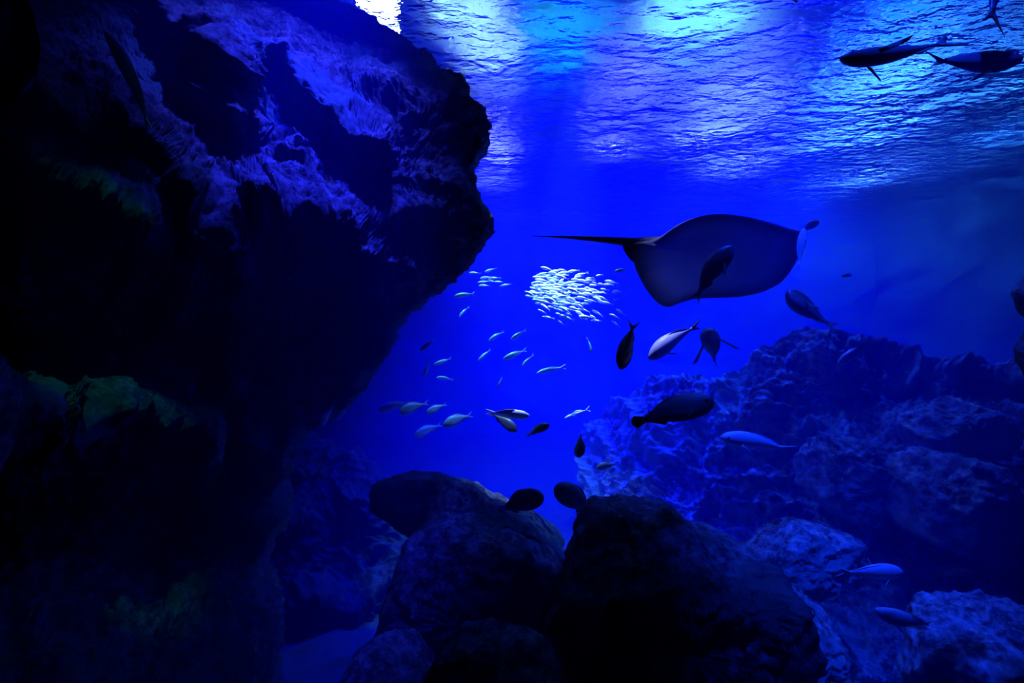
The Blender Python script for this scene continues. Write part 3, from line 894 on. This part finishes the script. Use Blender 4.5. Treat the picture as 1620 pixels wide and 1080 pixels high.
def build_stingray():
    """flat disc with raised wings and a long tail, swimming right, seen from below"""
    out = [(1000, 384), (1030, 381), (1050, 372), (1068, 358), (1090, 347), (1115, 340), (1145, 338), (1180, 342), (1215, 351), (1245, 361), (1275, 368),
           (1270, 385), (1263, 405), (1252, 428), (1235, 448), (1205, 463), (1170, 470), (1135, 471), (1100, 472), (1078, 478), (1056, 488), (1040, 480),
           (1022, 458), (1008, 432), (1001, 410)]
    a = np.array(out, float)
    m = 120
    seg = np.r_[0, np.cumsum(np.hypot(*(np.roll(a, -1, 0) - a).T))]
    q = np.linspace(0, seg[-1], m, endpoint=False)
    ac = np.concatenate([a, a[:1]])
    ou = np.interp(q, seg, ac[:, 0]); ov = np.interp(q, seg, ac[:, 1])
    ker = np.array([1, 2, 3, 2, 1]) / 9.0
    ou = np.convolve(np.r_[ou[-2:], ou, ou[:2]], ker, 'valid'); ov = np.convolve(np.r_[ov[-2:], ov, ov[:2]], ker, 'valid')
    cu, cv = 1130.0, 402.0
    nr = 16
    r = np.linspace(0, 1, nr)
    def pos(U, V):
        D = 4.15 + (V - cv) * 0.0045 + (U - cu) * 0.0012      # the disc is banked so that its underside faces the viewer
        D = D + 0.10 * np.sin((U - 1000) / 270 * math.pi * 1.5)
        return np.stack([(U - 810) / F * D, D, (540 - V) / F * D], -1)
    U = cu + (ou - cu)[None] * r[:, None]
    V = cv + (ov - cv)[None] * r[:, None]
    P = pos(U, V)
    nrm = np.array([-0.1, 0.72, 0.69]); nrm /= np.linalg.norm(nrm)
    t = 0.13 * (1 - r ** 2) ** 0.8 + 0.004
    core = np.exp(-((V - (402 - (U - 1130) * 0.06)) / 40.0) ** 2)
    th = t[:, None] * (0.35 + 0.65 * core)
    top = P + nrm * th[..., None]
    bot = P - nrm * (th * 0.55)[..., None]
    G = np.concatenate([top[0:1] * 0 + top[0].mean(0), top[1:], bot[::-1][:-1], bot[0:1] * 0 + bot[0].mean(0)])
    o = obj('stingray', make_mesh('stingray', G, grid_quads(len(G), m, wrap=True, flip=False)), M['ray'],
            label='large stingray gliding right below the surface with its long tail behind', category='stingray')
    mg = np.clip((r - 0.70) / 0.25, 0, 1)
    mg = np.repeat(np.r_[np.ones(nr), mg[::-1]][:, None], m, 1).ravel()
    at = o.data.attributes.new('margin', 'FLOAT', 'POINT')
    at.data.foreach_set('value', mg.astype(np.float32))
    # tail: a tapering whip with a low keel
    tp = [(1040, 383, 4.2, .075), (1005, 384, 4.2, .062), (975, 381, 4.22, .046), (940, 378, 4.25, .032), (905, 375.5, 4.3, .021), (870, 374, 4.35, .011), (842, 373.5, 4.4, .003)]
    C = np.array([px(u, v, d) for u, v, d, _ in tp]); R = np.array([x[3] for x in tp])
    tt = np.linspace(0, len(tp) - 1, 40)
    Cx = np.stack([np.interp(tt, np.arange(len(tp)), C[:, k]) for k in range(3)], -1); Rx = np.interp(tt, np.arange(len(tp)), R)
    an = np.linspace(0, 2 * math.pi, 12, endpoint=False)
    ring = np.stack([0 * an, np.cos(an), 0.8 * np.sin(an)], -1)
    T = Cx[:, None] + Rx[:, None, None] * ring[None]
    obj('tail', make_mesh('tail', T, grid_quads(40, 12, wrap=True)), M['ray_tail'], o, label='long dark whip tail')
    # pelvic fin lobe beside the tail root
    base = np.stack([px(u, v, 4.17) for u, v in [(1003, 388), (1003, 396), (1005, 404), (1008, 412)]])
    tip = np.stack([px(u, v, 4.2) for u, v in [(985, 388), (987, 396), (992, 404), (1000, 414)]])
    v, q = fin_geo(base, tip, (0, 1, 0), 0.012, 0.0)
    obj('pelvic_fin', make_mesh('pelvic_fin', v, q), M['ray_tail'], o)


# ------------------------------------------------------------------ the floodlight seen through the surface
M['lens'] = lamp_mat('lamp_lens', (0.85, 0.95, 1.0), 40.0)


def disc_lathe(profile, n=32):
    pr = np.array(profile, float)
    th = np.linspace(0, 2 * math.pi, n, endpoint=False)
    V = np.stack([pr[:, 0:1] * np.cos(th), pr[:, 0:1] * np.sin(th), np.repeat(pr[:, 1:2], n, 1)], -1)
    return V, grid_quads(len(pr), n, wrap=True)


def build_floodlight():
    loc = Vector((px(598, 46, 1) * ((H + 1.3) / px(598, 46, 1)[2])).tolist())
    root = obj('floodlight', None, None, label='bright white floodlight shining above the water behind the cliff top', category='lamp')
    root.location = loc
    root.rotation_euler = (Vector((0.2, 3.5, 0)) - loc).to_track_quat('-Z', 'Y').to_euler()
    V, Q = disc_lathe([(0.001, 0.42), (0.16, 0.42), (0.20, 0.34), (0.40, 0.05), (0.43, 0.0), (0.40, -0.02), (0.385, 0.03)])
    obj('housing', make_mesh('housing', V, Q), M['housing'], root)
    V, Q = disc_lathe([(0.385, 0.03), (0.30, 0.0), (0.15, -0.02), (0.001, -0.025)])
    obj('lens', make_mesh('lens', V, Q), M['lens'], root)
    for sx in (-1, 1):
        b = np.array([[sx * 0.44, -0.03, 0.0], [sx * 0.44, 0.03, 0.0]]); t = np.array([[sx * 0.44, -0.03, 0.75], [sx * 0.44, 0.03, 0.75]])
        v, q = fin_geo(b, t, (1, 0, 0), 0.012, 0.0)
        obj('yoke_arm', make_mesh('yoke_arm', v, q), M['housing'], root)


build_room()
build_water()
build_cliff()
build_slope()
build_boulders()
build_big_fish()
build_mackerel()
build_school()
build_stingray()
build_floodlight()
